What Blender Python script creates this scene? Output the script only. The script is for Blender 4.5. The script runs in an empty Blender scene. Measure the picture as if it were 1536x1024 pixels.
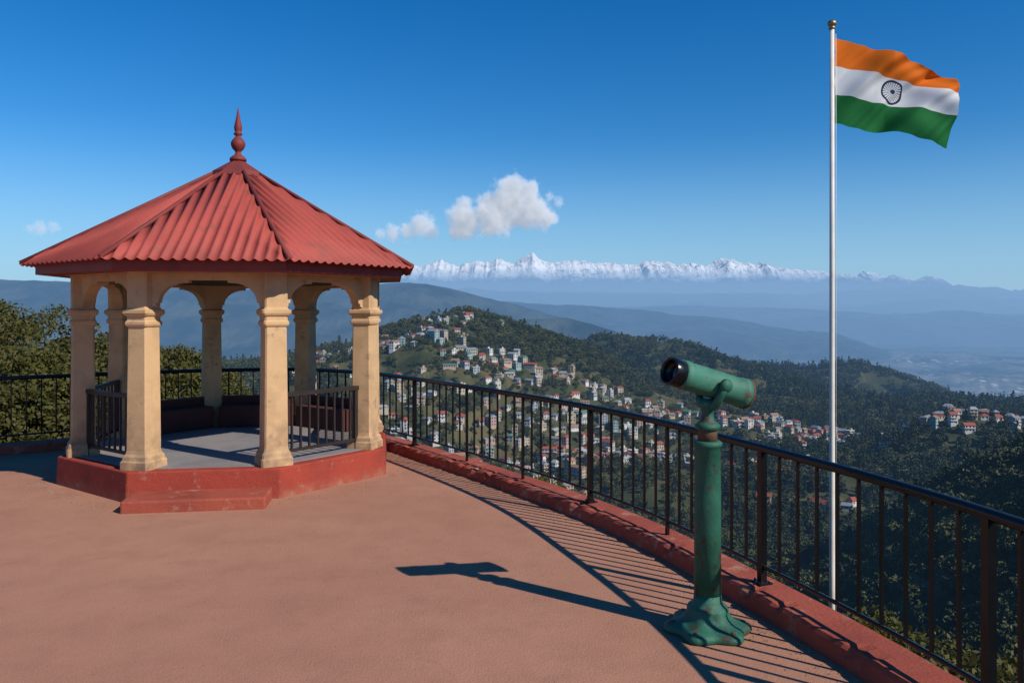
import bpy, bmesh, math, random
import numpy as np
from mathutils import Vector, Matrix
random.seed(7); rng=np.random.default_rng(11)
S=bpy.context.scene
R=math.radians
# ------------------------------------------------------------------ helpers
def link(o,parent=None):
    S.collection.objects.link(o)
    if parent is not None: o.parent=parent
    return o
def empty(name,loc=(0,0,0)):
    e=bpy.data.objects.new(name,None); e.empty_display_size=.2; e.location=loc
    S.collection.objects.link(e); return e
class MB:
    def __init__(s): s.v=[]; s.f=[]; s.m=[]; s.sm=[]
    def add(s,vs,fs,mi=0,smooth=False):
        o=len(s.v); s.v+= [tuple(p) for p in vs]
        for f in fs: s.f.append([i+o for i in f]); s.m.append(mi); s.sm.append(smooth)
    def box(s,c,size,rz=0,mi=0):
        cx,cy,cz=c; a,b,h=[q/2 for q in size]; co,si=math.cos(rz),math.sin(rz)
        vs=[]
        for dz in(-h,h):
            for dx,dy in((-a,-b),(a,-b),(a,b),(-a,b)):
                vs.append((cx+dx*co-dy*si,cy+dx*si+dy*co,cz+dz))
        s.add(vs,[(3,2,1,0),(4,5,6,7),(0,1,5,4),(1,2,6,5),(2,3,7,6),(3,0,4,7)],mi)
    def lathe(s,prof,org=(0,0,0),axis=(0,0,1),seg=32,mi=0,smooth=True,mod=None,caps=True,rot=0):
        ax=Vector(axis).normalized()
        u=ax.orthogonal().normalized() if abs(ax.z)<.999 else Vector((1,0,0))
        w=ax.cross(u); org=Vector(org); vs=[];fs=[]
        for k,(r,h) in enumerate(prof):
            for j in range(seg):
                a=2*math.pi*j/seg+rot; rr=r*(mod(a,k) if mod else 1)
                vs.append(org+ax*h+u*(rr*math.cos(a))+w*(rr*math.sin(a)))
        n=len(prof)
        for k in range(n-1):
            for j in range(seg):
                j2=(j+1)%seg; fs.append((k*seg+j,k*seg+j2,(k+1)*seg+j2,(k+1)*seg+j))
        if caps:
            fs.append(tuple(range(seg))[::-1]); fs.append(tuple((n-1)*seg+j for j in range(seg)))
        s.add(vs,fs,mi,smooth)
    def tube(s,pts,r,seg=8,mi=0,closed=False,smooth=True):
        P=[Vector(p) for p in pts]; n=len(P); vs=[];fs=[]
        for i,p in enumerate(P):
            if closed: t=P[(i+1)%n]-P[i-1]
            else: t=P[min(i+1,n-1)]-P[max(i-1,0)]
            t.normalize(); up=Vector((0,0,1)) if abs(t.z)<.95 else Vector((1,0,0))
            a=t.cross(up).normalized(); b=a.cross(t)
            rr=r[i] if isinstance(r,(list,tuple)) else r
            for j in range(seg):
                an=2*math.pi*j/seg; vs.append(p+a*(rr*math.cos(an))+b*(rr*math.sin(an)))
        for i in range(n if closed else n-1):
            i2=(i+1)%n
            for j in range(seg):
                j2=(j+1)%seg; fs.append((i*seg+j,i*seg+j2,i2*seg+j2,i2*seg+j))
        if not closed:
            fs.append(tuple(range(seg))[::-1]); fs.append(tuple((n-1)*seg+j for j in range(seg)))
        s.add(vs,fs,mi,smooth)
    def obj(s,name,mats,parent=None,bevel=0,fix=True):
        me=bpy.data.meshes.new(name); me.from_pydata(s.v,[],s.f)
        for m in (mats if isinstance(mats,(list,tuple)) else [mats]): me.materials.append(m)
        me.polygons.foreach_set('material_index',s.m); me.polygons.foreach_set('use_smooth',s.sm)
        if fix:
            bm=bmesh.new(); bm.from_mesh(me); bmesh.ops.recalc_face_normals(bm,faces=bm.faces); bm.to_mesh(me); bm.free()
        me.update(); o=bpy.data.objects.new(name,me); link(o,parent)
        if bevel:
            b=o.modifiers.new('bevel','BEVEL'); b.width=bevel; b.segments=2; b.limit_method='ANGLE'; b.angle_limit=R(40)
        return o
def np_mesh(name,V,F,mats=None,smooth=False):
    V=np.asarray(V,dtype=np.float32); F=np.asarray(F,dtype=np.int32); k=F.shape[1]
    me=bpy.data.meshes.new(name); me.vertices.add(len(V)); me.vertices.foreach_set('co',V.ravel())
    me.loops.add(F.size); me.loops.foreach_set('vertex_index',F.ravel())
    me.polygons.add(len(F)); me.polygons.foreach_set('loop_start',np.arange(0,F.size,k,dtype=np.int32))
    me.polygons.foreach_set('loop_total',np.full(len(F),k,dtype=np.int32))
    me.polygons.foreach_set('use_smooth',np.full(len(F),smooth,dtype=bool))
    me.update(calc_edges=True)
    if mats:
        for m in (mats if isinstance(mats,(list,tuple)) else [mats]): me.materials.append(m)
    return me
# numpy noise
_T=np.random.default_rng(5).random((8,256,256))
def vn(x,y,s=0):
    t=_T[s%8]; xi=np.floor(x).astype(int); yi=np.floor(y).astype(int); fx=x-xi; fy=y-yi
    fx=fx*fx*(3-2*fx); fy=fy*fy*(3-2*fy)
    a=t[xi&255,yi&255]; b=t[(xi+1)&255,yi&255]; c=t[xi&255,(yi+1)&255]; d=t[(xi+1)&255,(yi+1)&255]
    return (a*(1-fx)+b*fx)*(1-fy)+(c*(1-fx)+d*fx)*fy
def fbm(x,y,o=4,s=0,ridged=False):
    r=0;a=1;tot=0
    for i in range(o):
        n=vn(x*2**i+17.3*i,y*2**i+9.1*i,s+i)
        if ridged: n=1-np.abs(2*n-1)
        r=r+n*a; tot+=a; a*=.5
    return r/tot
# ------------------------------------------------------------------ materials
class NT:
    def __init__(s,name):
        s.m=bpy.data.materials.new(name); s.m.use_nodes=True; s.t=s.m.node_tree; s.t.nodes.clear()
        s.out=s.t.nodes.new('ShaderNodeOutputMaterial')
    def n(s,ty,**k):
        nd=s.t.nodes.new(ty)
        for a,b in k.items(): setattr(nd,a,b)
        return nd
    def l(s,a,b): s.t.links.new(a,b)
    def set(s,sock,v):
        if isinstance(v,bpy.types.NodeSocket): s.l(v,sock)
        else: sock.default_value=v
    def math(s,op,a,b=0,c=0,clamp=False):
        nd=s.n('ShaderNodeMath',operation=op); nd.use_clamp=clamp
        s.set(nd.inputs[0],a); s.set(nd.inputs[1],b); s.set(nd.inputs[2],c); return nd.outputs[0]
    def noise(s,vec,scale,detail=5,rough=.55,dist=0):
        nd=s.n('ShaderNodeTexNoise'); nd.inputs['Scale'].default_value=scale; nd.inputs['Detail'].default_value=detail
        nd.inputs['Roughness'].default_value=rough; nd.inputs['Distortion'].default_value=dist
        if vec is not None: s.l(vec,nd.inputs['Vector'])
        return nd.outputs['Fac']
    def mr(s,v,a,b,c=0,d=1):
        nd=s.n('ShaderNodeMapRange'); s.set(nd.inputs[0],v); nd.inputs[1].default_value=a; nd.inputs[2].default_value=b
        nd.inputs[3].default_value=c; nd.inputs[4].default_value=d; return nd.outputs[0]
    def mix(s,f,a,b,mode='MIX'):
        nd=s.n('ShaderNodeMix',data_type='RGBA',blend_type=mode); s.set(nd.inputs[0],f)
        for sk,v in((nd.inputs[6],a),(nd.inputs[7],b)):
            if isinstance(v,(tuple,list)): v=(*v[:3],1)
            s.set(sk,v)
        return nd.outputs[2]
    def pos(s): return s.n('ShaderNodeNewGeometry').outputs['Position']
    def obj(s): return s.n('ShaderNodeTexCoord').outputs['Object']
    def bsdf(s,col,rough=.6,metal=0,bump=None,bstr=.3,bdist=.01,spec=.5,coat=0):
        p=s.n('ShaderNodeBsdfPrincipled')
        if isinstance(col,(tuple,list)): col=(*col[:3],1)
        s.set(p.inputs['Base Color'],col); s.set(p.inputs['Roughness'],rough); s.set(p.inputs['Metallic'],metal)
        p.inputs['Specular IOR Level'].default_value=spec; p.inputs['Coat Weight'].default_value=coat
        if bump is not None:
            b=s.n('ShaderNodeBump'); b.inputs['Strength'].default_value=bstr; b.inputs['Distance'].default_value=bdist
            s.l(bump,b.inputs['Height']); s.l(b.outputs[0],p.inputs['Normal'])
        return p.outputs[0]
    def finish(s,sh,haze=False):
        if haze:  # aerial haze painted in as emission, stronger with distance from the origin
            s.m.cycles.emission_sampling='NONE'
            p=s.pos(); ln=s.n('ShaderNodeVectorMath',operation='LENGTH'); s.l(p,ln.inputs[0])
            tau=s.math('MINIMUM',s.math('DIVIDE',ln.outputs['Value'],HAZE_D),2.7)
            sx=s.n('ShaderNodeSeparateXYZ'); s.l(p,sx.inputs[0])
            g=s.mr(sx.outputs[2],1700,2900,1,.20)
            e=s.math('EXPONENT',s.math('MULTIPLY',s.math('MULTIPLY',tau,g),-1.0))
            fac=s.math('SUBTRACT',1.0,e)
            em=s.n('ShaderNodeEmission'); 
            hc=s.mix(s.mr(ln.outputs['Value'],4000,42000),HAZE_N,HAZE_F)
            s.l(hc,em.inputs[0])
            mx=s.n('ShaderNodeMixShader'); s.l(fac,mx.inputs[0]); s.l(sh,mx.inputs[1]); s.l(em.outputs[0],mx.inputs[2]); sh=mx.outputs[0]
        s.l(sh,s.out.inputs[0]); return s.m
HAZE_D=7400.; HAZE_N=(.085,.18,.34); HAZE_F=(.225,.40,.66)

def paint(name,c,c2,scale=3,lo=.45,hi=.7,rough=.6,bs=.25,wear=None,wlo=.62,whi=.68,wscale=9,spec=.4,metal=0,dirt=None):
    t=NT(name); o=t.obj()
    f=t.mr(t.noise(o,scale,6),lo,hi); col=t.mix(f,c,c2)
    fine=t.noise(o,scale*22,4); col=t.mix(t.mr(fine,.3,.8,0,.25),col,tuple(q*.6 for q in c))
    if dirt:
        sx=t.n('ShaderNodeSeparateXYZ'); t.l(o,sx.inputs[0])
        d=t.math('MULTIPLY',t.mr(sx.outputs[2],dirt[0],dirt[1],1,0),t.mr(t.noise(o,7,5),.3,.65)); col=t.mix(d,col,dirt[2])
    if wear:
        w=t.mr(t.noise(o,wscale,9,.7),wlo,whi); col=t.mix(w,col,wear)
    h=t.math('ADD',fine,t.noise(o,scale*4,5))
    return t.finish(t.bsdf(col,rough,metal,h,bs,.008,spec))
M_cream=paint('cream_painted_plaster',(.60,.385,.20),(.44,.275,.14),2.8,wear=(.28,.185,.115),wlo=.58,whi=.70,wscale=5,rough=.8,dirt=(.35,1.1,(.25,.16,.10)),spec=.25)
M_red=paint('red_oxide_paint',(.33,.052,.032),(.23,.040,.027),2.2,wear=(.34,.15,.10),wlo=.58,whi=.70,wscale=7,rough=.8,bs=.7,spec=.2,dirt=(-.02,.14,(.30,.13,.08)))
M_redtop=paint('worn_red_kerb',(.35,.080,.048),(.25,.056,.037),1.6,wear=(.40,.21,.14),wlo=.54,whi=.70,wscale=5,rough=.85,bs=.7,spec=.2)
M_roof=paint('red_corrugated_metal',(.38,.072,.054),(.29,.056,.044),1.2,wear=(.22,.07,.05),wlo=.55,whi=.74,wscale=3,rough=.65,bs=.08,spec=.25)
M_cap=paint('dark_red_ridge_metal',(.20,.036,.03),(.15,.031,.027),3,rough=.65,bs=.1,spec=.3)
M_fascia=paint('fascia_red_wood',(.26,.045,.034),(.19,.035,.028),3,rough=.6,wear=(.12,.04,.03),wlo=.6,whi=.7)
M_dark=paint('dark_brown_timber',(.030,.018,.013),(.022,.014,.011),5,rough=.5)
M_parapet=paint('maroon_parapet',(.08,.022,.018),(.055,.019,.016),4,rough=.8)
M_gfloor=paint('grey_gazebo_floor',(.26,.235,.225),(.19,.175,.175),2,rough=.7,wear=(.32,.20,.16),wlo=.58,whi=.7)
M_black=paint('black_enamel_metal',(.0055,.006,.007),(.008,.008,.009),6,rough=.25,bs=.04,spec=.35)
M_green=paint('weathered_green_paint',(.026,.125,.080),(.016,.078,.052),6,wear=(.065,.040,.026),wlo=.56,whi=.63,wscale=11,rough=.55,bs=.5,spec=.3)
M_green2=paint('faded_green_paint',(.055,.195,.130),(.036,.135,.088),7,wear=(.10,.065,.04),wlo=.58,whi=.65,wscale=16,rough=.55,bs=.4,spec=.3)
M_rust=paint('rusted_iron',(.10,.055,.03),(.16,.08,.035),20,rough=.75,bs=.4)
M_lens=paint('dark_glass',(.01,.01,.012),(.012,.012,.014),3,rough=.08,bs=0)
M_pole=paint('white_pole_paint',(.74,.69,.60),(.64,.57,.49),4,rough=.6,bs=.05,spec=.2)
M_brass=paint('brass_knob',(.35,.24,.12),(.25,.16,.08),9,rough=.4,metal=.8)
# terrace floor
t=NT('terracotta_concrete'); p=t.pos()
big=t.noise(p,.35,5,.6); med=t.noise(p,2.3,6,.65); fine=t.noise(p,60,3,.7); sp=t.noise(p,160,2)
col=t.mix(t.mr(big,.35,.65),(.37,.172,.108),(.43,.212,.135))
col=t.mix(t.mr(med,.45,.75,0,.6),col,(.30,.14,.088))
col=t.mix(t.mr(fine,.5,.75,0,.40),col,(.50,.30,.21))
col=t.mix(t.mr(sp,.56,.68,0,.65),col,(.20,.10,.066))
st=t.mr(t.noise(p,.9,8,.75,1.2),.56,.74,0,.50); col=t.mix(st,col,(.25,.125,.085))
lt=t.mr(t.noise(p,3.1,8,.8,.4),.63,.73,0,.35); col=t.mix(lt,col,(.50,.32,.23))
wn=t.n('ShaderNodeTexNoise'); wn.inputs['Scale'].default_value=.9; wn.inputs['Detail'].default_value=7; t.l(p,wn.inputs['Vector'])
va=t.n('ShaderNodeVectorMath',operation='ADD'); t.l(p,va.inputs[0]); t.l(wn.outputs['Color'],va.inputs[1])
vo=t.n('ShaderNodeTexVoronoi',feature='DISTANCE_TO_EDGE'); vo.inputs['Scale'].default_value=.21; t.l(va.outputs[0],vo.inputs['Vector'])
ck=t.math('MULTIPLY',t.mr(vo.outputs['Distance'],0,.0006,1,0),t.mr(t.noise(p,1.1,4),.50,.60))
col=t.mix(t.math('MULTIPLY',ck,.35),col,(.14,.07,.05))
h=t.math('ADD',fine,t.math('MULTIPLY',med,1.5))
M_floor=t.finish(t.bsdf(col,.9,0,h,.6,.009,.15))
# terrain
t=NT('hill_ground'); p=t.pos()
n1=t.noise(p,.02,8,.6); n2=t.noise(p,.004,6,.6)
col=t.mix(t.mr(n1,.4,.62),(.035,.042,.016),(.11,.095,.042))
col=t.mix(t.mr(n2,.42,.6,0,.7),col,(.04,.048,.02))
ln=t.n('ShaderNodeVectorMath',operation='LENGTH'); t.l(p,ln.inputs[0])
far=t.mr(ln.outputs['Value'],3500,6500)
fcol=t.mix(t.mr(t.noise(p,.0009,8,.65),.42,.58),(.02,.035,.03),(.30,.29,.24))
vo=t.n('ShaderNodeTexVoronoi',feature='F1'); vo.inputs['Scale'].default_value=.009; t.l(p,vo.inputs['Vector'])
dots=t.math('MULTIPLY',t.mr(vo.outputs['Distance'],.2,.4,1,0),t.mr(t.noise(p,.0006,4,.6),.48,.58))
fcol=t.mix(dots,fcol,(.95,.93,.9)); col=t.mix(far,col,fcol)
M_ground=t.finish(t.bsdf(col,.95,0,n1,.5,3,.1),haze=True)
t=NT('forested_ridge'); p=t.pos(); n1=t.noise(p,.0022,8,.62)
col=t.mix(t.mr(n1,.4,.62),(.010,.022,.014),(.10,.11,.065))
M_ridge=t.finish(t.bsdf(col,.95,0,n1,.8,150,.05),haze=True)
# snow
t=NT('snowy_rock'); p=t.pos(); sx=t.n('ShaderNodeSeparateXYZ'); t.l(p,sx.inputs[0])
zz=t.math('ADD',sx.outputs[2],t.math('MULTIPLY',t.math('SUBTRACT',t.noise(p,.0011,8,.7),.5),1500))
sf=t.mr(zz,1950,2300)
rk=t.noise(p,.0022,9,.75,.6); rock=t.mr(rk,.54,.62,1,.35)
col=t.mix(t.math('MULTIPLY',sf,rock),(.05,.06,.075),(.93,.94,.96))
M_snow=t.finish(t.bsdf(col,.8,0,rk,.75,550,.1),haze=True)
# foliage
def foliage(name,ca,cb,cc,haze,trans=.25):
    t=NT(name); gi=t.n('ShaderNodeNewGeometry'); oi=t.n('ShaderNodeObjectInfo')
    f=t.math('MULTIPLY',t.math('ADD',gi.outputs['Random Per Island'],t.math('MULTIPLY',oi.outputs['Random'],2.0)),.3333)
    col=t.mix(f,ca,cb); p=t.pos()
    col=t.mix(t.mr(t.noise(p,.012 if haze else .9,3),.45,.62,0,.7),col,cc)
    sh=t.bsdf(col,.6,0,None,spec=.2)
    if trans:
        tr=t.n('ShaderNodeBsdfTranslucent'); t.l(col,tr.inputs[0])
        mx=t.n('ShaderNodeMixShader'); mx.inputs[0].default_value=trans; t.l(sh,mx.inputs[1]); t.l(tr.outputs[0],mx.inputs[2]); sh=mx.outputs[0]
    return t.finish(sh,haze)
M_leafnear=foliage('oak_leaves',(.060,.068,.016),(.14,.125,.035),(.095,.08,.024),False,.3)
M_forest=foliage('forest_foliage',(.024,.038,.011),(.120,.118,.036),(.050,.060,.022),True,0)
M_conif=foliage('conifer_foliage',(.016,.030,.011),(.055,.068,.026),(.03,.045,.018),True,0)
M_bark=paint('bark',(.09,.065,.045),(.05,.037,.028),8,rough=.9,bs=.6)
M_barkfar=foliage('bark_far',(.05,.04,.03),(.07,.05,.04),(.05,.04,.03),True,0)
# ------------------------------------------------------------------ terrace outline
CTRL=[(-11,10.4),(-9,11.4),(-7.5,12.2),(-5.9,13.35),(-4,13.95),(-2.6,13.3),(-1.48,12.0),(.807,8.42),(1.83,5.91),(2.36,3.99),(2.52,2.2),(2.45,0),(2.1,-2.5),(1.2,-5.5),(-2,-8.5),(-8,-10),(-15,-7.5),(-18,-1),(-16,6),(-13.5,8.9)]
def catmull(C,m=24):
    out=[];idx=[];n=len(C)
    for i in range(n):
        p0,p1,p2,p3=[np.array(C[(i+k)%n],float) for k in(-1,0,1,2)]
        idx.append(len(out))
        for j in range(m):
            q=j/m; out.append(.5*((2*p1)+(-p0+p2)*q+(2*p0-5*p1+4*p2-p3)*q*q+(-p0+3*p1-3*p2+p3)*q**3))
    return np.array(out),idx
CUR,CI=catmull(CTRL)
seg=np.linalg.norm(np.roll(CUR,-1,0)-CUR,axis=1); ARC=np.concatenate([[0],np.cumsum(seg)]); TOT=ARC[-1]
def at(s):
    s=s%TOT; i=int(np.searchsorted(ARC,s,side='right')-1); i=min(i,len(CUR)-1); f=(s-ARC[i])/seg[i]
    a=CUR[i]; b=CUR[(i+1)%len(CUR)]; p=a+(b-a)*f; t=(b-a)/np.linalg.norm(b-a); return p,t
def offs(s,o):
    p,t=at(s); return (p[0]-t[1]*o,p[1]+t[0]*o)
NS=int(TOT/.2)
SS=[TOT*i/NS for i in range(NS)]
mb=MB(); ring=[offs(s,.17) for s in SS]; n=len(ring)
mb.add([(x,y,0) for x,y in ring]+[(x,y,-1.2) for x,y in ring],[tuple(range(n))[::-1]]+[(i,(i+1)%n,n+(i+1)%n,n+i) for i in range(n)])
o=mb.obj('terrace_floor',M_floor)
KS=[TOT*i/(NS*3) for i in range(NS*3)]; nk=len(KS)
mb=MB(); vs=[];fs=[]
prof=[(-.165,.0),(-.158,.06),(-.152,.115),(-.132,.138),(0,.142),(.15,.147),(.18,.13),(.185,-.9)]
k=len(prof); kn=fbm(np.array(KS)*6,np.array(KS)*0+2.2,4,1)-.5; kn2=fbm(np.array(KS)*1.1,np.array(KS)*0+7.7,3,2)-.5; kn3=fbm(np.array(KS)*9,np.array(KS)*0+5.1,3,4)
for i,s in enumerate(KS):
    j=kn[i]*.030; w=kn2[i]*.045; chip=max(0,kn3[i]-.64)*.22
    for q,(o_,z) in enumerate(prof):
        x,y=offs(s,o_+(w+(j if q in(1,2,3) else 0)+(chip if q in(2,3) else 0) if q<4 else 0)); vs.append((x,y,z+(j*.35 if q in(3,4) else 0)-(chip*.8 if q in(2,3) else 0)+(.003 if q==0 else 0)))
for i in range(nk):
    i2=(i+1)%nk
    for q in range(k-1): fs.append((i*k+q,i*k+q+1,i2*k+q+1,i2*k+q))
mb.add(vs,fs); mb.obj('terrace_kerb',M_redtop)
# railing
rail=empty('metal_railing')
ZT=1.14; ZB=.27
mb=MB()
mb.tube([(*offs(s,.02),ZT) for s in SS],.032,12,closed=True)
mb.obj('top_rail',M_black,rail)
mb=MB(); mb.tube([(*offs(s,.02),ZB) for s in SS],.015,6,closed=True); mb.obj('lower_rail',M_black,rail)
sa=[ARC[CI[i]] for i in range(len(CTRL))]
mains=[sa[6],sa[7],sa[8],sa[9]]
thin=[sa[6]+(sa[7]-sa[6])*.36,sa[6]+(sa[7]-sa[6])*.68,(sa[7]+sa[8])/2]
s0=sa[9]+2.4
while s0<TOT+sa[6]-1.2: mains.append(s0); thin.append(s0-1.2); s0+=2.4
mbp=MB(); mbb=MB()
for s in mains:
    p,tg=at(s); x,y=offs(s,.02); rz=math.atan2(tg[1],tg[0])
    mbp.box((x,y,(.13+ZT)/2),(.050,.050,ZT-.13),rz); mbp.box((x,y,.150),(.11,.11,.014),rz)
    for dx,dy in((-.04,-.04),(.04,.04),(.04,-.04),(-.04,.04)):
        mbp.lathe([(.008,0),(.008,.012)],(x+dx,y+dy,.157),seg=6,smooth=False)
for s in thin:
    p,tg=at(s); x,y=offs(s,.02); mbb.box((x,y,(.13+ZT)/2),(.028,.028,ZT-.13),math.atan2(tg[1],tg[0]))
allp=sorted([s%TOT for s in mains+thin]); 
for i,s in enumerate(allp):
    e=allp[(i+1)%len(allp)]; e=e if e>s else e+TOT; m=max(2,round((e-s)/.20))
    for q in range(1,m):
        ss=s+(e-s)*q/m; p,tg=at(ss); x,y=offs(ss,.02)
        mbb.box((x,y,(ZB+ZT)/2),(.019,.019,ZT-ZB-.01),math.atan2(tg[1],tg[0]))
mbp.obj('posts',M_black,rail); mbb.obj('balusters',M_black,rail)
# ------------------------------------------------------------------ gazebo
GX,GY=-3.80,11.1; A0=-104
gz=empty('gazebo',(GX,GY,0))
def gv(i,r): a=R(A0+45*i); return (r*math.cos(a),r*math.sin(a))
RC=1.90
mb=MB()
def prism(mb,r,z0,z1,mi=0,r2=None):
    r2=r2 or r; mb.add([(*gv(i,r),z0) for i in range(8)]+[(*gv(i,r2),z1) for i in range(8)],
      [tuple(range(8))[::-1],tuple(range(8,16))]+[(i,(i+1)%8,8+(i+1)%8,8+i) for i in range(8)],mi)
prism(mb,2.20,-.02,.345,0,2.18); mb.obj('plinth',M_red,gz,bevel=.018)
mb=MB(); prism(mb,2.02,.34,.352); mb.obj('floor',M_gfloor,gz)
mb=MB(); a=R(A0+22.5); ap=2.19*math.cos(R(22.5)); 
mb.box(((ap+.24)*math.cos(a),(ap+.24)*math.sin(a),.055),(.52,1.50,.15),a); mb.obj('step',M_redtop,gz,bevel=.022)
cprof=[(.345,.185),(.43,.185),(.45,.17),(.49,.165),(.52,.145),(.56,.137),(1.1,.133),(1.97,.124),(1.98,.14),(2.0,.148),(2.03,.148),(2.045,.134),(2.09,.134),(2.105,.155),(2.13,.168),(2.165,.168),(2.18,.14),(2.20,.132),(2.6,.134)]
for i in range(8):
    mb=MB(); cx,cy=gv(i,RC); a=R(A0+45*i); vs=[];fs=[]
    for z,w in cprof:
        c=.018
        for dx,dy in((w,w-c),(w-c,w),(-w+c,w),(-w,w-c),(-w,-w+c),(-w+c,-w),(w-c,-w),(w,-w+c)):
            vs.append((cx+dx*math.cos(a)-dy*math.sin(a),cy+dx*math.sin(a)+dy*math.cos(a),z))
    for q in range(len(cprof)-1):
        for j in range(8): j2=(j+1)%8; fs.append((q*8+j,q*8+j2,q*8+8+j2,q*8+8+j))
    fs.append(tuple(range(8))); fs.append(tuple(len(vs)-8+j for j in range(8)))
    mb.add(vs,fs); mb.obj('column_%d'%(i+1),M_cream,gz)
L=2*RC*math.sin(R(22.5))
for i in range(8):
    am=R(A0+45*i+22.5); apm=RC*math.cos(R(22.5)); aa=L/2-.12
    half=[(L/2-.03,2.595),(L/2-.03,2.20),(aa+.0,2.20),(aa-.035,2.215),(aa-.035,2.25)]
    rx,rz=.30,.235; cx_=aa-.06-rx
    for q in range(0,11):
        th=R(90*q/10); half.append((cx_+rx*math.cos(th),2.25+rz*math.sin(th)))
    half+= [(cx_-.03,2.485),(cx_-.03,2.515)]
    poly=half+[(-u,z) for u,z in half[::-1]]
    mb=MB(); tx,ty=-math.sin(am),math.cos(am); vs=[]
    for th in(-.075,.075):
        for u,z in poly: vs.append(((apm+th)*math.cos(am)+u*tx,(apm+th)*math.sin(am)+u*ty,z))
    m=len(poly); fs=[tuple(range(m)),tuple(range(m,2*m))[::-1]]+[(j,(j+1)%m,m+(j+1)%m,m+j) for j in range(m)]
    mb.add(vs,fs); ob=mb.obj('arch_%d'%(i+1),M_cream,gz)
    bm=bmesh.new(); bm.from_mesh(ob.data); bmesh.ops.triangulate(bm,faces=[f for f in bm.faces if len(f.verts)>4]); bm.to_mesh(ob.data); bm.free()
mb=MB(); prism(mb,2.10,2.597,2.64); mb.obj('cornice',M_cream,gz,bevel=.01)
mb=MB(); prism(mb,2.42,2.60,2.73); mb.obj('fascia',M_fascia,gz,bevel=.008)
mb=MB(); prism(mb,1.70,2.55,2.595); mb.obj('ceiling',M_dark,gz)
mb=MB(); pb=MB()
for i in range(1,8):
    a=gv(i,RC); b=gv(i+1,RC); A=Vector((*a,0)); B=Vector((*b,0)); d=(B-A); Lx=d.length; d/=Lx; rz=math.atan2(d.y,d.x)
    if i in (1,2,6,7):
        c=(A+B)/2
        mb.box((c.x,c.y,1.15),(Lx-.24,.06,.05),rz); mb.box((c.x,c.y,.47),(Lx-.24,.035,.035),rz)
        for q in range(1,9):
            p_=A+d*(.13+(Lx-.26)*q/9); mb.box((p_.x,p_.y,.80),(.024,.024,.66),rz)
        for s_ in(.17,Lx-.17):
            p_=A+d*s_; mb.box((p_.x,p_.y,.75),(.05,.05,.80),rz)
    else:
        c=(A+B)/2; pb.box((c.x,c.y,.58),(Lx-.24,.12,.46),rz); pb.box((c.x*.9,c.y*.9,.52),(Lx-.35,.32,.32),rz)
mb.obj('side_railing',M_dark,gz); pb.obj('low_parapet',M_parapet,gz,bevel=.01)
# roof
RE=2.56; ZE=2.735; ZA=4.20; mb=MB(); apE=RE*math.cos(R(22.5)); W=2*RE*math.sin(R(22.5)); SL=math.hypot(apE,ZA-ZE)
NR=16; pitch=W/NR; per=10
for i in range(8):
    am=R(A0+45*i+22.5); er=Vector((math.cos(am),math.sin(am),0)); et=Vector((-math.sin(am),math.cos(am),0))
    up=(-er*apE+Vector((0,0,ZA-ZE)))/SL; nr=(er*(ZA-ZE)+Vector((0,0,apE)))/SL
    N=NR*per; vs=[];fs=[]
    for j in range(N+1):
        u=-W/2+W*j/N; ph=(u/pitch)*2*math.pi; hgt=.018*(math.cos(ph)*.85+.15*math.cos(2*ph)); top=(1-abs(u)/(W/2))*SL
        base=er*apE+et*u+Vector((0,0,ZE))+nr*hgt
        for tt in(-.03,top*.33,top*.34-.001,top): vs.append(base+up*tt+(nr*.006 if tt>top*.335 and top>.3 else Vector((0,0,0))))
    for j in range(N):
        for q in range(3): fs.append((j*4+q,(j+1)*4+q,(j+1)*4+q+1,j*4+q+1))
    mb.add(vs,fs,0,True)
ro=mb.obj('roof',M_roof,gz,fix=False)
so=ro.modifiers.new('thick','SOLIDIFY'); so.thickness=.006
mb=MB()
for i in range(8):
    x,y=gv(i,RE+.02); mb.tube([(x,y,ZE+.004),(x*.5,y*.5,(ZE+ZA)/2+.012),(x*.03,y*.03,ZA-.01)],[.028,.028,.024],10)
mb.obj('hip_caps',M_cap,gz)
mb=MB(); prism(mb,.36,ZA-.20,ZA-.13,0,.34); prism(mb,.34,ZA-.13,ZA+.055,0,.05); mb.obj('roof_cap',M_cap,gz)
mb=MB(); mb.lathe([(.11,0),(.115,.03),(.09,.06),(.05,.09),(.035,.12),(.045,.14),(.075,.17),(.095,.215),(.098,.25),(.08,.29),(.045,.33),(.03,.35),(.055,.365),(.06,.385),(.04,.40),(.05,.43),(.055,.47),(.04,.54),(.022,.63),(.008,.72),(.001,.75)],(0,0,ZA+.03),seg=28)
mb.obj('finial',M_cap,gz)
# ------------------------------------------------------------------ telescope
TX,TY=1.32,5.40
tel=empty('coin_operated_telescope',(TX,TY,0))
mb=MB()
lob=lambda a,k:(1+.10*math.cos(6*a)*(1 if k<5 else (.5 if k<8 else 0)))
mb.lathe([(.262,0),(.272,.018),(.268,.040),(.245,.055),(.205,.066),(.175,.078),(.150,.10),(.135,.13),(.138,.155),(.130,.17),(.108,.185),(.095,.205),(.09,.25)],seg=72,mod=lob)
mb.obj('base',M_green,tel)
mb=MB()
for q in range(6):
    a=q*math.pi/3; mb.lathe([(.02,0),(.02,.016),(.012,.02)],(.238*math.cos(a),.238*math.sin(a),.05),seg=6,smooth=False)
mb.obj('base_bolts',M_rust,tel)
mb=MB(); mb.lathe([(.09,.24),(.088,.9),(.085,1.24),(.094,1.245),(.096,1.27),(.083,1.28)],seg=40); mb.obj('column',M_green,tel)
mb=MB(); mb.lathe([(.066,1.275),(.064,1.35),(.060,1.36)],seg=32); mb.obj('rust_band',M_rust,tel)
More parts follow.
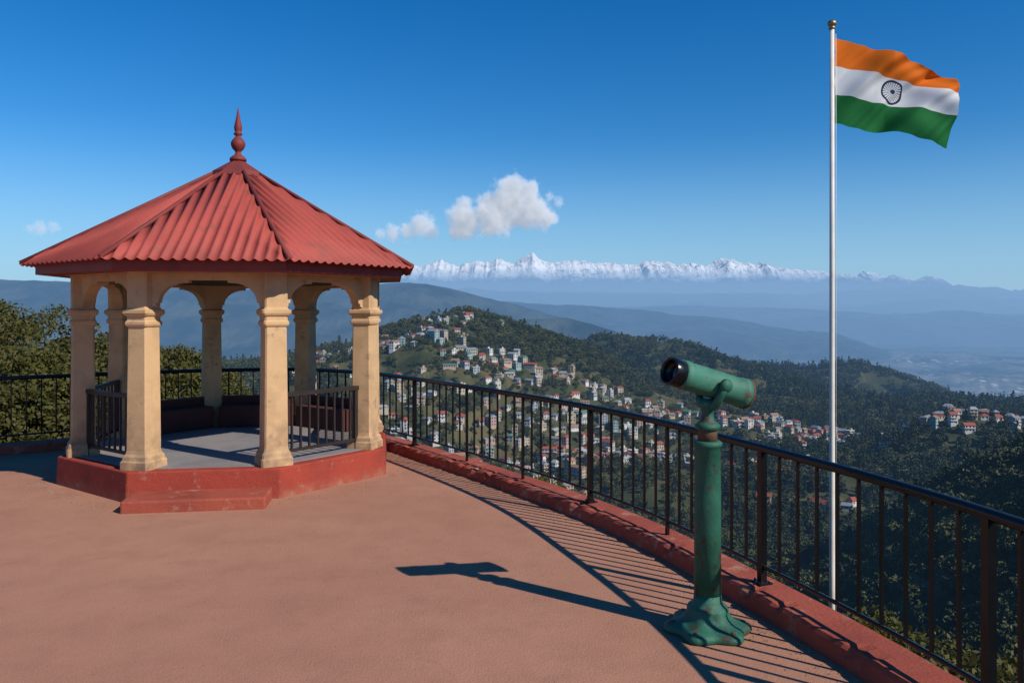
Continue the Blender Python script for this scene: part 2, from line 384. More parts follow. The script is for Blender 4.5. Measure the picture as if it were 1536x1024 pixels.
mb=MB(); mb.lathe([(.060,1.35),(.082,1.36),(.086,1.385),(.07,1.40),(.045,1.42),(.04,1.47),(.052,1.50),(.075,1.53),(.06,1.56)],seg=32)
E=Vector((1.055-TX,5.27-TY,1.755)); O=Vector((1.60-TX,5.52-TY,1.585)); ax=(O-E).normalized(); Ln=(O-E).length
mid=E+ax*Ln*.56; side=ax.cross(Vector((0,0,1))).normalized(); upv=side.cross(ax).normalized()
for sg in(-1,1):
    mb.tube([Vector((0,0,1.50))+side*.02*sg,Vector((0,0,1.53))+side*.085*sg,mid*.5+Vector((0,0,1.55))*.5+side*.122*sg,mid+side*.122*sg+upv*(-.02),mid+side*.122*sg+upv*.03],[.028,.030,.026,.034,.022],12)
    mb.lathe([(.045,0),(.045,.02),(.03,.032),(.012,.04)],mid+side*.125*sg,side*sg,20)
mb.obj('yoke',M_green,tel)
mb=MB(); mb.lathe([(.086,.06),(.098,.075),(.100,.10),(.098,.12),(.095,.125),(.096,Ln*.5),(.097,Ln-.05),(.103,Ln-.045),(.104,Ln-.005)],E,ax,40); mb.obj('tube',M_green2,tel)
mb=MB(); mb.lathe([(.104,Ln-.006),(.106,Ln-.004),(.106,Ln+.012),(.09,Ln+.013)],E,ax,40)
mb.obj('rim',M_rust,tel)
mb=MB(); mb.lathe([(.090,.064),(.093,.03),(.093,-.02),(.088,-.03),(.078,-.028),(.074,-.01),(.070,.03),(.02,.035)],E,ax,36,caps=True); mb.obj('eyepiece_hood',M_black,tel)
mb=MB(); mb.lathe([(.088,Ln+.008),(.08,Ln+.014)],E,ax,32); mb.lathe([(.05,.022),(.03,.018)],E,ax,32); mb.obj('lenses',M_lens,tel)
# ------------------------------------------------------------------ grit on the terrace
mb=MB(); gr=np.random.default_rng(8)
def grit(x,y,s_):
    a=gr.uniform(0,6.3); pts=[(x+s_*gr.uniform(.6,1)*math.cos(a+q*1.26),y+s_*gr.uniform(.6,1)*math.sin(a+q*1.26),.001) for q in range(5)]+[(x,y,s_*gr.uniform(.5,.9))]
    mb.add(pts,[(q,(q+1)%5,5) for q in range(5)],int(gr.integers(3)))
for q in range(1800):
    s_=gr.uniform(sa[5],sa[10]); x,y=offs(s_,-.18-abs(gr.normal())*.16); grit(x,y,gr.uniform(.003,.010))
for q in range(500):
    a=gr.uniform(R(-185),R(0)); r=2.24+abs(gr.normal())*.2; grit(GX+r*math.cos(a),GY+r*math.sin(a),gr.uniform(.004,.010))
for q in range(500): grit(gr.uniform(-7,2),gr.uniform(4.3,9),gr.uniform(.003,.007))
mb.obj('gravel',[paint('grit_pale',(.42,.30,.22),(.35,.22,.16),30),paint('grit_dark',(.12,.07,.05),(.2,.1,.07),30),paint('dry_leaf_bits',(.20,.12,.04),(.12,.07,.03),30)])
# ------------------------------------------------------------------ terrain height
def px(x,y,Y,dz=0): return ((x-768)/1200*Y,Y,2.15+(467-y)/1200*Y+dz)
RID=[]
RID.append(([px(-300,600,1250),px(0,590,1200),px(250,560,1120),px(440,536,1060,-6),px(540,510,1020,-6),px(620,480,1000,-7),px(700,463,1000,-7),px(760,480,985,-7),px(850,512,960,-7),px(950,572,930,-6),px(1080,610,900,-5),px(1200,636,880,-4),px(1320,662,850,-4)],.235,40,.65))
RID.append(([px(760,560,1500),px(830,525,1500,-8),px(900,503,1500,-8),px(1000,508,1520,-8),px(1060,532,1600,-8),px(1130,552,1750,-8)],.36,40,.9))
RID.append(([px(1040,560,1900),px(1160,550,2000,-8),px(1230,550,2050,-8),px(1285,542,2100,-8),px(1360,567,2000,-8),px(1480,616,1800,-8),px(1580,655,1700,-8)],.40,40,1.3))
RID.append(([px(1320,660,740,-6),px(1380,628,720,-6),px(1425,608,700,-6),px(1480,614,690,-6),px(1560,630,680,-6),px(1750,640,660,-6)],.42,25,.9))
RID.append(([(120,-60,10),(235,60,26),(330,260,30),(440,450,-20)],.76,15,.7))  # added ridge, crest out of view, to throw shade over the lower right valley
def sm(t): t=np.clip(t,0,1); return t*t*(3-2*t)
def polyd(x,y,P):
    best=np.full(x.shape,1e18); zc=np.zeros(x.shape)
    for (ax_,ay,az),(bx,by,bz) in zip(P[:-1],P[1:]):
        dx,dy=bx-ax_,by-ay; tt=np.clip(((x-ax_)*dx+(y-ay)*dy)/(dx*dx+dy*dy),0,1)
        d2=(x-ax_-tt*dx)**2+(y-ay-tt*dy)**2; m=d2<best; best=np.where(m,d2,best); zc=np.where(m,az+tt*(bz-az),zc)
    return np.sqrt(best),zc
OUT=CUR[::6]
def outside(x,y):
    d=polyd(x,y,[(a[0],a[1],0) for a in np.vstack([OUT,OUT[:1]])])[0]
    ins=np.zeros(x.shape,bool); j=len(OUT)-1
    for i in range(len(OUT)):
        xi,yi=OUT[i]; xj,yj=OUT[j]
        c=((yi>y)!=(yj>y))&(x<(xj-xi)*(y-yi)/((yj-yi)+1e-12)+xi); ins^=c; j=i
    return np.where(ins,0,d)
def H(x,y):
    x=np.asarray(x,float); y=np.asarray(y,float); r=np.hypot(x,y)
    base=-136-690*sm((r-1100)/3600)+48*(fbm(x/240+3.3,y/240,5,1,True)-.5)*sm((r-60)/150)+260*(fbm(x/2600,y/2600,5,5,True)-.5)*sm((r-2600)/3000)*(1-sm((r-16000)/9000))
    hs=[base]
    for i,(P,sl,rd,am) in enumerate(RID):
        d,zc=polyd(x,y,P)
        n=(fbm(x/150+i*7,y/150,5,2+i,True)-.55)*2
        hs.append(zc-sl*(np.sqrt(d*d+rd*rd)-rd)+n*np.minimum(d*.15,34)*am+ (fbm(x/35,y/35,3,3)-.5)*5*np.minimum(1,d/20+.3))
    d=outside(x,y); sl=.34+.30*sm((x+6)/9)
    hs.append(-.35-np.minimum(sl*d,.34*d+22)+ (fbm(x/9,y/9,4,2)-.5)*np.minimum(d*.12,6))
    A=np.array(hs); m=A.max(0); kk=np.where(d<60,.5,4.)
    h=m+kk*np.log(np.exp((A-m)/kk).sum(0))
    return np.where(d<.6,np.minimum(h,-.35),h)
az=np.concatenate([np.linspace(-42,42,1000),np.linspace(42,318,80)[1:-1]]); az=np.radians(az)
rr=np.concatenate([np.geomspace(2.2,150,80),np.linspace(150,2500,300)[1:],np.geomspace(2500,140000,110)[1:]])
RR,AZ=np.meshgrid(rr,az,indexing='ij'); X=RR*np.sin(AZ); Y=RR*np.cos(AZ); Z=H(X,Y)
nr,na=RR.shape; V=np.stack([X,Y,Z],-1).reshape(-1,3)
i,j=np.meshgrid(np.arange(nr-1),np.arange(na),indexing='ij'); j2=(j+1)%na
F=np.stack([i*na+j,(i+1)*na+j,(i+1)*na+j2,i*na+j2],-1).reshape(-1,4)[:,::-1]
me=np_mesh('terrain',V,F,M_ground,True); link(bpy.data.objects.new('terrain',me))
def rng_mesh(name,pts,Yc,depth,zb,amp,sc,nx,ny,mat,seed,jit,p=1.0,jsc=1.0,jo=6):
    P=np.array([((a-768)/1200*Yc,(467-b)/1200*Yc) for a,b in pts]); xs=np.linspace(P[0,0],P[-1,0],nx); cr=np.interp(xs,P[:,0],P[:,1])
    jn=fbm(xs/sc*jsc,xs*0+seed*3.3,jo,seed,True); cr=cr+(jn-jn.mean())*2*jit
    tt=np.linspace(-1,1,ny); XX,T=np.meshgrid(xs,tt,indexing='ij'); YY=Yc+T*depth+ (fbm(XX/sc/2,XX*0+4.4,3,seed+2)-.5)*depth*.1
    pr=(1-np.abs(T))**p; ZZ=zb+(cr[:,None]-zb)*pr
    n=(fbm(XX/sc,YY/sc,6,seed+1,True)); n=(n-n.mean())*2
    ZZ=ZZ+n*amp*np.clip(np.abs(T)*5,0,1)*np.clip((1-np.abs(T))*3,0,1)
    V=np.stack([XX,YY,ZZ],-1).reshape(-1,3); i,j=np.meshgrid(np.arange(nx-1),np.arange(ny-1),indexing='ij')
    F=np.stack([i*ny+j,(i+1)*ny+j,(i+1)*ny+j+1,i*ny+j+1],-1).reshape(-1,4)
    link(bpy.data.objects.new(name,np_mesh(name,V,F,mat,True)))
rng_mesh('snowy_mountain_range',[(-500,430),(200,425),(420,418),(560,407),(600,403),(640,396),(662,387),(680,396),(715,394),(745,391),(770,393),(797,384),(815,391),(850,393),(880,390),(905,389),(930,393),(960,396),(985,395),(1015,399),(1045,397),(1068,392),(1087,385),(1105,393),(1140,396),(1175,400),(1200,400),(1240,405),(1270,408),(1300,411),(1340,411),(1370,415),(1400,420),(1480,432),(1560,439),(2000,440)],55000,8000,-800,850,2600,2800,130,M_snow,3,430,.8,1.9,7)
rng_mesh('distant_mountains',[(-600,430),(400,434),(600,437),(700,433),(820,437),(1000,440),(1200,441),(1300,433),(1360,428),(1420,427),(1450,431),(1490,429),(1536,438),(1700,432),(2000,436)],36000,9000,-900,450,4200,900,60,M_ridge,1,150,.9)
rng_mesh('hazy_mountains',[(-300,448),(300,452),(700,450),(820,456),(900,461),(1050,457),(1130,463),(1200,462),(1350,470),(1450,466),(1536,473),(1700,470)],25000,6000,-1000,350,3000,800,60,M_ridge,6,110,.9)
rng_mesh('hazy_ridge',[(400,446),(600,440),(720,446),(860,454),(980,468),(1100,482),(1200,497),(1290,514),(1360,540)],16000,5000,-1000,300,2400,700,60,M_ridge,5,90,.9)
rng_mesh('middle_ridge',[(-500,425),(-100,405),(0,412),(60,416),(110,419),(250,426),(400,434),(520,430),(600,424),(640,424),(700,436),(780,455),(860,480),(930,500),(1000,530),(1080,560)],9500,3600,-1000,230,1500,800,90,M_ridge,2,45,1.0)
rng_mesh('lower_ridge',[(560,560),(700,505),(790,474),(850,474),(920,495),(1000,522),(1100,560)],6500,2200,-1000,160,900,400,60,M_ridge,4,25,1.0)
# ------------------------------------------------------------------ town
wallc=[(.54,.51,.45),(.46,.39,.29),(.62,.60,.56),(.42,.31,.21),(.36,.38,.40),(.46,.31,.26),(.30,.40,.37),(.46,.39,.24)]
roofc=[(.33,.085,.05),(.26,.075,.045),(.22,.23,.24),(.33,.34,.35),(.09,.20,.15),(.30,.18,.12),(.14,.18,.26)]
def flatm(name,c,rough=.8):
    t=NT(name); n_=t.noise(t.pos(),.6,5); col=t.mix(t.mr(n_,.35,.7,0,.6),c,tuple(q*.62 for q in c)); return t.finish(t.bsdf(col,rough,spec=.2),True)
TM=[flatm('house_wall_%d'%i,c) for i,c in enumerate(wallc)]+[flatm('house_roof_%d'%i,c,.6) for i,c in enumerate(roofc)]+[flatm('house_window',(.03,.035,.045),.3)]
NW=len(wallc); WI=len(TM)-1
cl=[(-66,955,24,16,14),(-95,905,30,16,12),(-130,880,32,20,22),(-48,842,38,18,20),(10,825,36,20,20),(75,850,30,14,18),(45,772,48,20,42),(85,735,34,18,22),(125,705,32,18,18),(-75,690,45,24,16),(-36,655,45,18,22),(25,650,35,18,12),(-95,640,40,20,8),(50,612,40,22,5),(150,840,40,16,10),(215,845,36,16,16),(285,850,42,16,30),(345,845,36,14,20),(300,800,50,25,14),(400,845,30,12,8),(205,640,40,25,5),(-160,820,40,30,10),(-215,900,36,30,10),(-250,800,40,40,8),(385,692,16,7,12),(415,684,18,7,10),(360,702,14,8,6),(445,672,20,8,6),(390,660,30,12,6),(-20,735,60,30,8),(210,545,20,15,4)]
hp=[]; hr=np.random.default_rng(21)
for cx,cy,sx,sy,n_ in cl:
    k_=0;tr=0
    while k_<n_ and tr<n_*8:
        tr+=1; x=cx+hr.normal()*sx; y=cy+hr.normal()*sy
        if all((x-a)**2+((y-b)*.75)**2>64 for a,b in hp): hp.append((x,y)); k_+=1
hp=np.array(hp); hz=H(hp[:,0],hp[:,1]); e=6
gx=(H(hp[:,0]+e,hp[:,1])-H(hp[:,0]-e,hp[:,1]))/(2*e); gy=(H(hp[:,0],hp[:,1]+e)-H(hp[:,0],hp[:,1]-e))/(2*e)
mb=MB()
for (x,y),z,a,b in zip(hp,hz,gx,gy):
    down=math.atan2(-b,-a); rz=down+math.pi/2+hr.normal()*.35+(math.pi/2 if hr.random()<.3 else 0)
    w=hr.uniform(4.5,9.5) if hr.random()<.88 else hr.uniform(11,15); d=hr.uniform(4.5,6.5); nf=int(hr.choice([1,1,2,2,3])); h=nf*2.5; wm=int(hr.choice(NW,p=[.24,.17,.25,.10,.07,.07,.05,.05]))
    z0=z+.8; mb.box((x,y,z0+h/2-2.0),(w,d,h+4),rz,wm)
    nx_,ny_=math.sin(rz),-math.cos(rz); tx,ty=math.cos(rz),math.sin(rz)
    for sgn in(1,-1):
        m=max(2,int(w/2.3))
        for f in range(nf):
            for q in range(m):
                if hr.random()<.12: continue
                u=-w/2+w*(q+.5)/m; mb.box((x+tx*u+nx_*sgn*(d/2),y+ty*u+ny_*sgn*(d/2),z0+f*2.5+1.3),(1.1,.2,1.2),rz,WI)
    for f in range(nf):
        for q in range(2):
            for sgn in(1,-1):
                u=-d/2+d*(q+.5)/2; mb.box((x+nx_*u+tx*sgn*(w/2),y+ny_*u+ty*sgn*(w/2),z0+f*2.5+1.3),(.2,1.1,1.2),rz,WI)
    if nf>1 and hr.random()<.5:
        for f in range(1,nf): mb.box((x+nx_*(d/2+.45),y+ny_*(d/2+.45),z0+f*2.5),(w*.9,.9,.22),rz,int(hr.integers(NW)))
    rm=NW+int(hr.choice(len(roofc),p=[.24,.20,.18,.16,.05,.13,.04])); top=z0+h
    if hr.random()<.72:
        rh=hr.uniform(1.3,2.3); ow,od=w/2+.5,d/2+.6; i1=1.6 if hr.random()<.5 else 0
        c=[(-ow,-od,0),(ow,-od,0),(ow,od,0),(-ow,od,0),(-ow+i1,0,rh),(ow-i1,0,rh)]
        vs=[(x+tx*p[0]-nx_*p[1],y+ty*p[0]-ny_*p[1],top+.02+p[2]) for p in c]
        mb.add(vs,[(0,1,5,4),(2,3,4,5),(1,2,5),(3,0,4),(3,2,1,0)],rm)
    else:
        mb.box((x,y,top+.12),(w+.5,d+.5,.25),rz,int(hr.integers(NW)))
        mb.box((x+tx*w*.2,y+ty*w*.2,top+1.1),(2,2,1.8),rz,wm)
        if hr.random()<.5: mb.lathe([(.6,0),(.6,1.2),(.25,1.4)],(x-tx*w*.3,y-ty*w*.3,top+.25),seg=8,mi=WI,smooth=False)
mb.obj('hillside_town',TM,fix=False)
# ------------------------------------------------------------------ foliage
def leaf_quads(C,size,rg,flat=0.0,asp=.6):
    n_=len(C); a=rg.normal(size=(n_,3)); a[:,2]*=(1-flat); a/=np.linalg.norm(a,axis=1)[:,None]; b=rg.normal(size=(n_,3)); b=np.cross(a,b); b/=np.linalg.norm(b,axis=1)[:,None]
    s_=(size*rg.uniform(.6,1.35,n_))[:,None]
    V=np.stack([C-a*s_*.5,C+b*s_*asp*.5,C+a*s_*.5,C-b*s_*asp*.5],1).reshape(-1,3)
    return V,np.arange(n_*4).reshape(-1,4)
def crown_pts(rg,ncl,nper,rx,rz,cz,cr,cone=False):
    out=[]
    for _ in range(ncl):
        if cone:
            h=rg.random()**1.25; r=(1-h)*rx*rg.uniform(.55,1); an=rg.uniform(0,2*math.pi); c=np.array([r*math.cos(an),r*math.sin(an),cz+h*rz]); cc=cr*(.35+.75*(1-h))
        else:
            v=rg.normal(size=3); v/=np.linalg.norm(v); rad=rg.uniform(.45,1)**.6; c=np.array([v[0]*rx*rad,v[1]*rx*rad,cz+v[2]*rz*rad]); cc=cr*rg.uniform(.7,1.3)
        q=rg.normal(size=(nper,3)); q/=np.linalg.norm(q,axis=1)[:,None]; q*=(rg.random(nper)**.4)[:,None]*cc; q[:,2]*=.65 if not cone else .35
        out.append(c+q)
    return np.vstack(out)
protos=bpy.data.collections.new('forest_trees')
for kx in range(6):
    rg=np.random.default_rng(100+kx); con=kx>=4
    if con: C=crown_pts(rg,24,12,.27,.86,.12,.15,True); V,F=leaf_quads(C,.13,rg)
    else: C=crown_pts(rg,20,17,.36+.04*kx,.33,.56,.17); V,F=leaf_quads(C,.12,rg)
    n0=len(V); tr=[(-.025,-.025,-.3),(.025,-.025,-.3),(.025,.025,-.3),(-.025,.025,-.3),(-.012,-.012,.6),(.012,-.012,.6),(.012,.012,.6),(-.012,.012,.6)]
    V=np.vstack([V,np.array(tr)]); F=np.vstack([F,np.array([(0,1,5,4),(1,2,6,5),(2,3,7,6),(3,0,4,7)])+n0])
    me=np_mesh('tree_form_%d'%kx,V,F,[M_conif if con else M_forest,M_barkfar]); mi=np.zeros(len(F),dtype=np.int32); mi[-4:]=1; me.polygons.foreach_set('material_index',mi)
    protos.objects.link(bpy.data.objects.new('tree_form_%d'%kx,me))
fr=np.random.default_rng(77)
def size_at(r): return 5.4+.0050*r
rs_=np.linspace(22,2400,4000); pdf=rs_/(.46*size_at(rs_)**2); cdf=np.cumsum(pdf)*(rs_[1]-rs_[0])*R(76); N=int(cdf[-1]); 
r_=np.interp(fr.random(N)*cdf[-1],cdf,rs_); a_=fr.uniform(R(-38),R(38),N); fx=r_*np.sin(a_); fy=r_*np.cos(a_)
fz=H(fx,fy); sc=size_at(r_)*fr.uniform(.5,1.45,N)
grid={}
for a,b in hp: grid.setdefault((int(a//14),int(b//14)),[]).append((a,b))
keep=np.ones(N,bool)
for q in range(N):
    gx_,gy_=int(fx[q]//14),int(fy[q]//14); near=9e9
    for u in(-1,0,1):
        for v in(-1,0,1):
            for (a,b) in grid.get((gx_+u,gy_+v),()):
                dd=(a-fx[q])**2+(b-fy[q])**2; near=min(near,dd)
    if near<28: keep[q]=False
    elif near<250: sc[q]*=.62
clr=fbm(fx/60,fy/60,4,6); keep&=~((clr>.585)&(fr.random(N)<.82))
do=outside(fx,fy); keep&=do>9
sc=np.where(r_<60,sc*.45,sc)
lim=np.where(r_<160,np.maximum(1.2,(-.05*r_-fz-1.0)),99); keep&=~((fx>-8)&(r_<160)&(sc>lim))
fx,fy,fz,sc=fx[keep],fy[keep],fz[keep],sc[keep]; N=len(fx)
cf=fbm(fx/220,fy/220,3,4); idx=np.where(fr.random(N)<np.clip((cf-.42)*5,.08,.85),fr.integers(4,6,N),fr.integers(0,4,N))
me=bpy.data.meshes.new('hillside_forest'); me.vertices.add(N); me.vertices.foreach_set('co',np.stack([fx,fy,fz-.3],-1).astype(np.float32).ravel())
a=me.attributes.new('idx','INT','POINT'); a.data.foreach_set('value',idx.astype(np.int32))
a=me.attributes.new('rot','FLOAT_VECTOR','POINT'); a.data.foreach_set('vector',np.stack([fr.normal(size=N)*.06,fr.normal(size=N)*.06,fr.uniform(0,6.28,N)],-1).astype(np.float32).ravel())
a=me.attributes.new('scl','FLOAT_VECTOR','POINT'); a.data.foreach_set('vector',np.stack([sc*fr.uniform(.85,1.2,N),sc*fr.uniform(.85,1.2,N),np.where(idx>=4,1.2,.92)*sc],-1).astype(np.float32).ravel())
fo=link(bpy.data.objects.new('hillside_forest',me))
ng=bpy.data.node_groups.new('forest_scatter','GeometryNodeTree')
ng.interface.new_socket('Geometry',in_out='INPUT',socket_type='NodeSocketGeometry'); ng.interface.new_socket('Geometry',in_out='OUTPUT',socket_type='NodeSocketGeometry')
gi=ng.nodes.new('NodeGroupInput'); go=ng.nodes.new('NodeGroupOutput'); ci=ng.nodes.new('GeometryNodeCollectionInfo')
ci.inputs['Collection'].default_value=protos; ci.inputs['Separate Children'].default_value=True; ci.inputs['Reset Children'].default_value=True
ip=ng.nodes.new('GeometryNodeInstanceOnPoints'); ip.inputs['Pick Instance'].default_value=True
def na_(nm,ty):
    q=ng.nodes.new('GeometryNodeInputNamedAttribute'); q.data_type=ty; q.inputs['Name'].default_value=nm; return q.outputs['Attribute']
ng.links.new(gi.outputs[0],ip.inputs['Points']); ng.links.new(ci.outputs[0],ip.inputs['Instance'])
ng.links.new(na_('idx','INT'),ip.inputs['Instance Index']); ng.links.new(na_('rot','FLOAT_VECTOR'),ip.inputs['Rotation']); ng.links.new(na_('scl','FLOAT_VECTOR'),ip.inputs['Scale'])
ng.links.new(ip.outputs[0],go.inputs[0]); md=fo.modifiers.new('scatter','NODES'); md.node_group=ng
# near trees
def tree(name,x,y,ztop,rx,seed,leaf=.12,ncl=75,nper=230):
    rg=np.random.default_rng(seed); zg=float(H(np.array([x]),np.array([y]))[0])-.2; ht=ztop-zg; root=empty(name,(x,y,zg))
    cz=ht*.58; rz=ht*.40
    C=crown_pts(rg,ncl,nper,rx,rz,cz,rx*.25)
    V,F=leaf_quads(C,leaf,rg); link(bpy.data.objects.new('leaves',np_mesh('leaves',V,F,M_leafnear)),root)
    mb=MB(); mb.tube([(0,0,-.3),(.05,.03,ht*.2),(-.05,.06,ht*.45),(.04,0,ht*.75)],[ht*.028,ht*.022,ht*.016,ht*.006],8)
    for q in range(9):
        an=q*2.4; h0=ht*(.2+.045*q); mb.tube([(0,0,h0),(rx*.35*math.cos(an),rx*.35*math.sin(an),h0+ht*.10),(rx*.75*math.cos(an+.2),rx*.75*math.sin(an+.2),h0+ht*.2)],[ht*.010,ht*.006,ht*.002],6)
    mb.obj('trunk',M_bark,root)
for k_,(pxx,py,Yd,rx) in enumerate([(18,446,24,2.3),(78,458,27,2.2),(160,490,25,1.9),(262,507,26,1.8),(335,547,28,1.5),(-60,440,22,2.4),(118,476,32,2.4),(40,508,19,1.9),(205,524,22,1.7),(-10,560,17,1.6),(100,560,18.5,1.5),(300,560,23,1.4)]):
    tree('oak_tree',(pxx-768)/1200*Yd,Yd,2.15+(467-py)/1200*Yd,rx,300+k_)
def shrub(x,y,h,r,seed):
    rg=np.random.default_rng(seed); zg=float(H(np.array([x]),np.array([y]))[0])-.05; root=empty('shrub',(x,y,zg))
    C=crown_pts(rg,26,110,r,h*.45,h*.5,r*.32); V,F=leaf_quads(C,.065,rg); link(bpy.data.objects.new('leaves',np_mesh('leaves',V,F,M_leafnear)),root)
    mb=MB()
    for q in range(7):
        an=q*.9; mb.tube([(0,0,-.1),(r*.3*math.cos(an),r*.3*math.sin(an),h*.4),(r*.65*math.cos(an),r*.65*math.sin(an),h*.8)],[.018,.012,.005],5)
    mb.obj('stems',M_bark,root)
for k_,(x,y,h,r) in enumerate([(3.9,5.9,1.3,.7),(4.6,6.6,1.7,.8),(3.6,4.9,1.0,.5),(4.9,8.4,1.5,.9),(4.2,9.6,1.3,.8),(5.6,11.6,1.7,1.1),(4.2,12.4,1.3,.9),(3.0,9.9,1.0,.6),(2.4,11.2,1.1,.7),(1.6,12.6,1.1,.8),(6.6,9.5,1.8,1.1),(5.4,7.2,2.0,.9),(.4,14,1.2,.9),(4.3,5.6,1.6,.7),(5.2,6.3,2.2,.9),(4.9,5.4,2.0,.7)]):
    shrub(x,y,h,r,500+k_)
# ------------------------------------------------------------------ flagpole + flag
FX,FY=4.80,12.0; zg=float(H(np.array([FX]),np.array([FY]))[0])
mb=MB(); mb.lathe([(.043,zg-.3),(.042,zg+2),(.037,2.5),(.032,6.38)],(FX,FY,0),seg=20)
fp=mb.obj('flagpole',M_pole)
mb=MB(); mb.lathe([(.03,6.37),(.05,6.385),(.05,6.40),(.03,6.41),(.055,6.43),(.068,6.46),(.055,6.495),(.02,6.515)],(FX,FY,0),seg=20); mb.obj('knob',M_brass,fp)
mb=MB(); mb.tube([(FX+.05,FY-.02,6.3),(FX+.05,FY-.03,3),(FX+.05,FY-.02,zg+1)],.004,5); mb.obj('halyard',M_pole,fp)
t=NT('flag_cloth'); uv=t.n('ShaderNodeUVMap'); uv.uv_map='UVMap'; sx=t.n('ShaderNodeSeparateXYZ'); t.l(uv.outputs[0],sx.inputs[0]); u,v=sx.outputs[0],sx.outputs[1]
col=t.mix(t.math('GREATER_THAN',v,1/3),(.82,.17,.010),(.80,.79,.77)); col=t.mix(t.math('GREATER_THAN',v,2/3),col,(.012,.16,.038))
du=t.math('MULTIPLY',t.math('SUBTRACT',u,.5),1.42); dv=t.math('SUBTRACT',v,.5)
rad=t.math('SQRT',t.math('ADD',t.math('MULTIPLY',du,du),t.math('MULTIPLY',dv,dv)))
ringm=t.math('COMPARE',rad,.136,.013); hub=t.math('LESS_THAN',rad,.030); an=t.math('ARCTAN2',dv,du)
spk=t.math('MULTIPLY',t.math('GREATER_THAN',t.math('COSINE',t.math('MULTIPLY',an,24)),.35),t.math('LESS_THAN',rad,.134))
mk=t.math('MAXIMUM',t.math('MAXIMUM',ringm,hub),t.math('MULTIPLY',spk,.85),clamp=True)
col=t.mix(mk,col,(.02,.03,.09))
wv=t.noise(t.obj(),320,2); b=t.bsdf(col,.8,0,wv,.15,.002,.2)
tr=t.n('ShaderNodeBsdfTranslucent'); t.l(col,tr.inputs[0]); mx=t.n('ShaderNodeMixShader'); mx.inputs[0].default_value=.2; t.l(b,mx.inputs[1]); t.l(tr.outputs[0],mx.inputs[2])
M_flag=t.finish(mx.outputs[0])
nu,nv=110,70; UU,VV=np.meshgrid(np.linspace(0,1,nu),np.linspace(0,1,nv),indexing='ij')
vp=VV-UU**1.5*.12*np.sin(np.pi*VV)
xx=FX+.045+1.70*UU-.08*UU*VV
drop=.67*UU**1.05-.04*np.sin(UU*math.pi)*.6; hh=1.30-.28*UU
zz=6.25-drop-hh*vp+.02*np.sin(UU*9+1.2)*UU*(1-VV)+.02*np.sin(UU*11+VV*2)*VV
dg=UU*1.0+VV*.55
yy=FY+.12*np.sin(dg*8.5+.6)*np.minimum(1,UU*2.2)+.045*np.sin(dg*21+1)*np.minimum(1,UU*3)-.25*UU
yy+=.025*np.sin(VV*11-UU*7)*UU+.014*np.sin(dg*43+VV*4)
V=np.stack([xx,yy,zz],-1).reshape(-1,3); i,j=np.meshgrid(np.arange(nu-1),np.arange(nv-1),indexing='ij'); F=np.stack([i*nv+j,(i+1)*nv+j,(i+1)*nv+j+1,i*nv+j+1],-1).reshape(-1,4)
me=np_mesh('national_flag',V,F,M_flag,True); ul=me.uv_layers.new(name='UVMap'); UVa=np.stack([UU,VV],-1).reshape(-1,2); ul.data.foreach_set('uv',UVa[F.ravel()].astype(np.float32).ravel())
link(bpy.data.objects.new('national_flag',me))
# ------------------------------------------------------------------ clouds
def cloud(name,Yc,balls,seed,dens=.03,noise_amp=.9):
    c=[((a-768)/1200*Yc,Yc+dy/1200*Yc,2.15+(467-b)/1200*Yc,r/1200*Yc) for a,b,dy,r in balls]
    lo=np.array([min(q[k]-q[3]*1.2 for q in c) for k in range(3)]); hi=np.array([max(q[k]+q[3]*1.2 for q in c) for k in range(3)])
    mb=MB(); mb.box(tuple((lo+hi)/2),tuple(hi-lo)); t=NT(name+'_vapour'); p=t.pos(); f=None
    for q in c:
        d=t.n('ShaderNodeVectorMath',operation='DISTANCE'); t.l(p,d.inputs[0]); d.inputs[1].default_value=q[:3]
        g=t.math('SUBTRACT',1.0,t.math('DIVIDE',d.outputs['Value'],q[3])); f=g if f is None else t.math('SMOOTH_MAX',f,g,.15)
    avg=sum(q[3] for q in c)/len(c)
    n_=t.math('SUBTRACT',t.noise(p,1.4/avg,6,.66),.52); dd=t.math('ADD',f,t.math('MULTIPLY',n_,noise_amp*2.6))
    dd=t.mr(dd,.04,.66,0,dens)
    v=t.n('ShaderNodeVolumePrincipled'); v.inputs['Color'].default_value=(.97,.97,.98,1); t.l(dd,v.inputs['Density']); v.inputs['Anisotropy'].default_value=0
    v.inputs['Emission Color'].default_value=(.80,.88,1,1); t.l(t.math('MULTIPLY',dd,.28),v.inputs['Emission Strength'])  # glow put into the vapour in place of multiply scattered sunlight
    t.l(v.outputs[0],t.out.inputs['Volume']); t.m.cycles.volume_step_rate=.6; t.m.cycles.emission_sampling='NONE'
    mb.obj(name,t.m)
cloud('cumulus_cloud',6000,[(698,330,0,32),(735,322,0,34),(765,305,5,40),(770,286,0,28),(790,292,0,24),(800,318,0,32),(745,335,-5,26),(820,325,0,20),(690,344,0,22)],1,.026)
cloud('cumulus_cloud',6200,[(634,339,0,23),(612,347,0,17),(590,349,0,16),(572,350,0,11),(647,347,0,15)],2,.018)
cloud('cumulus_cloud',6500,[(60,342,0,14),(80,341,0,11),(46,344,0,9)],3,.010)
cloud('cumulus_cloud',6300,[(838,303,0,10),(824,295,0,9)],4,.012)
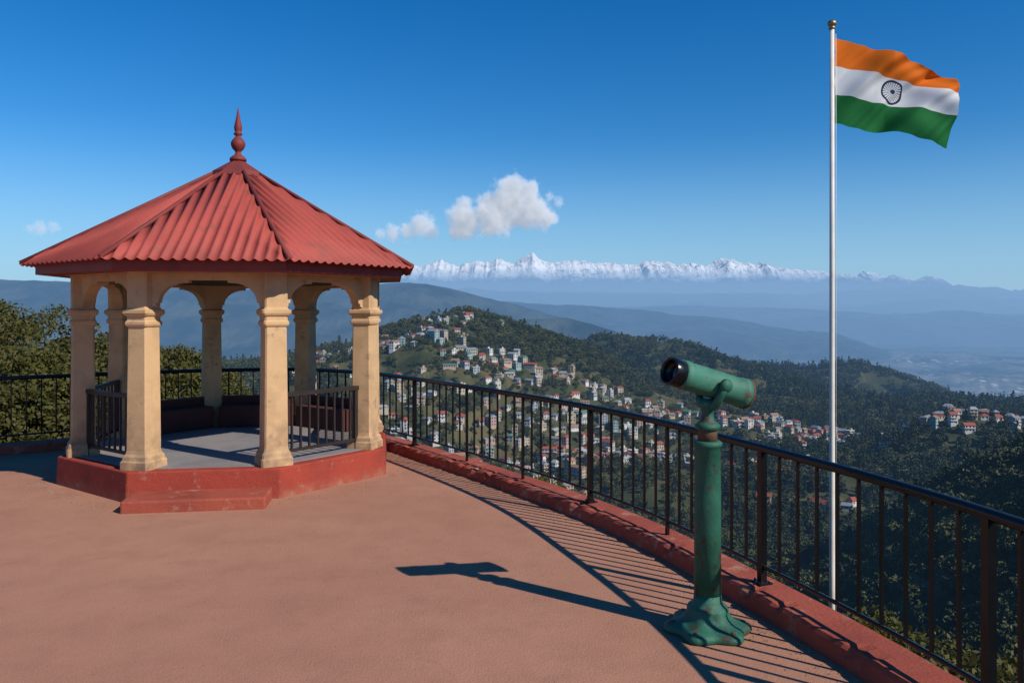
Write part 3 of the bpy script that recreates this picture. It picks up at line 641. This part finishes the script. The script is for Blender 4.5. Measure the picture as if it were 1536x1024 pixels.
# ------------------------------------------------------------------ light, sky, camera
el=R(36.7); saz=math.atan2(.817,-.577)
sd=Vector((math.sin(saz)*math.cos(el),math.cos(saz)*math.cos(el),math.sin(el)))
ld=bpy.data.lights.new('sun','SUN'); ld.energy=5.0; ld.angle=R(.5); ld.color=(1,.94,.84); lo_=bpy.data.objects.new('sun',ld); S.collection.objects.link(lo_)
lo_.rotation_euler=(-sd).to_track_quat('-Z','Y').to_euler(); lo_.location=(20,-15,30)
w=bpy.data.worlds.new('World'); S.world=w; w.use_nodes=True; nt=w.node_tree; nt.nodes.clear()
sk=nt.nodes.new('ShaderNodeTexSky'); sk.sky_type='NISHITA'; sk.sun_disc=False; sk.sun_elevation=el; sk.sun_rotation=saz; sk.air_density=1.0; sk.dust_density=.0; sk.ozone_density=3.0; sk.altitude=300
hs=nt.nodes.new('ShaderNodeHueSaturation'); hs.inputs['Saturation'].default_value=1.42; hs.inputs['Value'].default_value=1.0
mu=nt.nodes.new('ShaderNodeMix'); mu.data_type='RGBA'; mu.blend_type='MULTIPLY'; mu.inputs[0].default_value=1; mu.inputs[7].default_value=(.78,1.02,1.18,1)
tc=nt.nodes.new('ShaderNodeTexCoord'); sp_=nt.nodes.new('ShaderNodeSeparateXYZ'); mr_=nt.nodes.new('ShaderNodeMapRange'); mr_.interpolation_type='SMOOTHSTEP'
mr_.inputs[1].default_value=-.02; mr_.inputs[2].default_value=.22; mr_.inputs[3].default_value=.85; mr_.inputs[4].default_value=0
ST=.098
mh=nt.nodes.new('ShaderNodeMix'); mh.data_type='RGBA'; mh.inputs[7].default_value=(.28/ST,.49/ST,.75/ST,1)
bg=nt.nodes.new('ShaderNodeBackground'); bg.inputs[1].default_value=ST; wo=nt.nodes.new('ShaderNodeOutputWorld')
K=nt.links.new
K(sk.outputs[0],hs.inputs['Color']); K(hs.outputs[0],mu.inputs[6]); K(mu.outputs[2],mh.inputs[6]); K(tc.outputs['Generated'],sp_.inputs[0]); K(sp_.outputs[2],mr_.inputs[0]); K(mr_.outputs[0],mh.inputs[0])
K(mh.outputs[2],bg.inputs[0]); K(bg.outputs[0],wo.inputs[0])
cd=bpy.data.cameras.new('camera'); cam=bpy.data.objects.new('camera',cd); S.collection.objects.link(cam); cam.location=(0,0,2.15); cam.rotation_euler=(R(90),0,0)
cd.sensor_width=36; cd.lens=28.125; cd.shift_y=-45/1536; cd.clip_end=300000; cd.clip_start=.1; S.camera=cam
S.view_settings.view_transform='Standard'; S.view_settings.look='None'; S.view_settings.exposure=0
print('trees',N,'houses',len(hp))
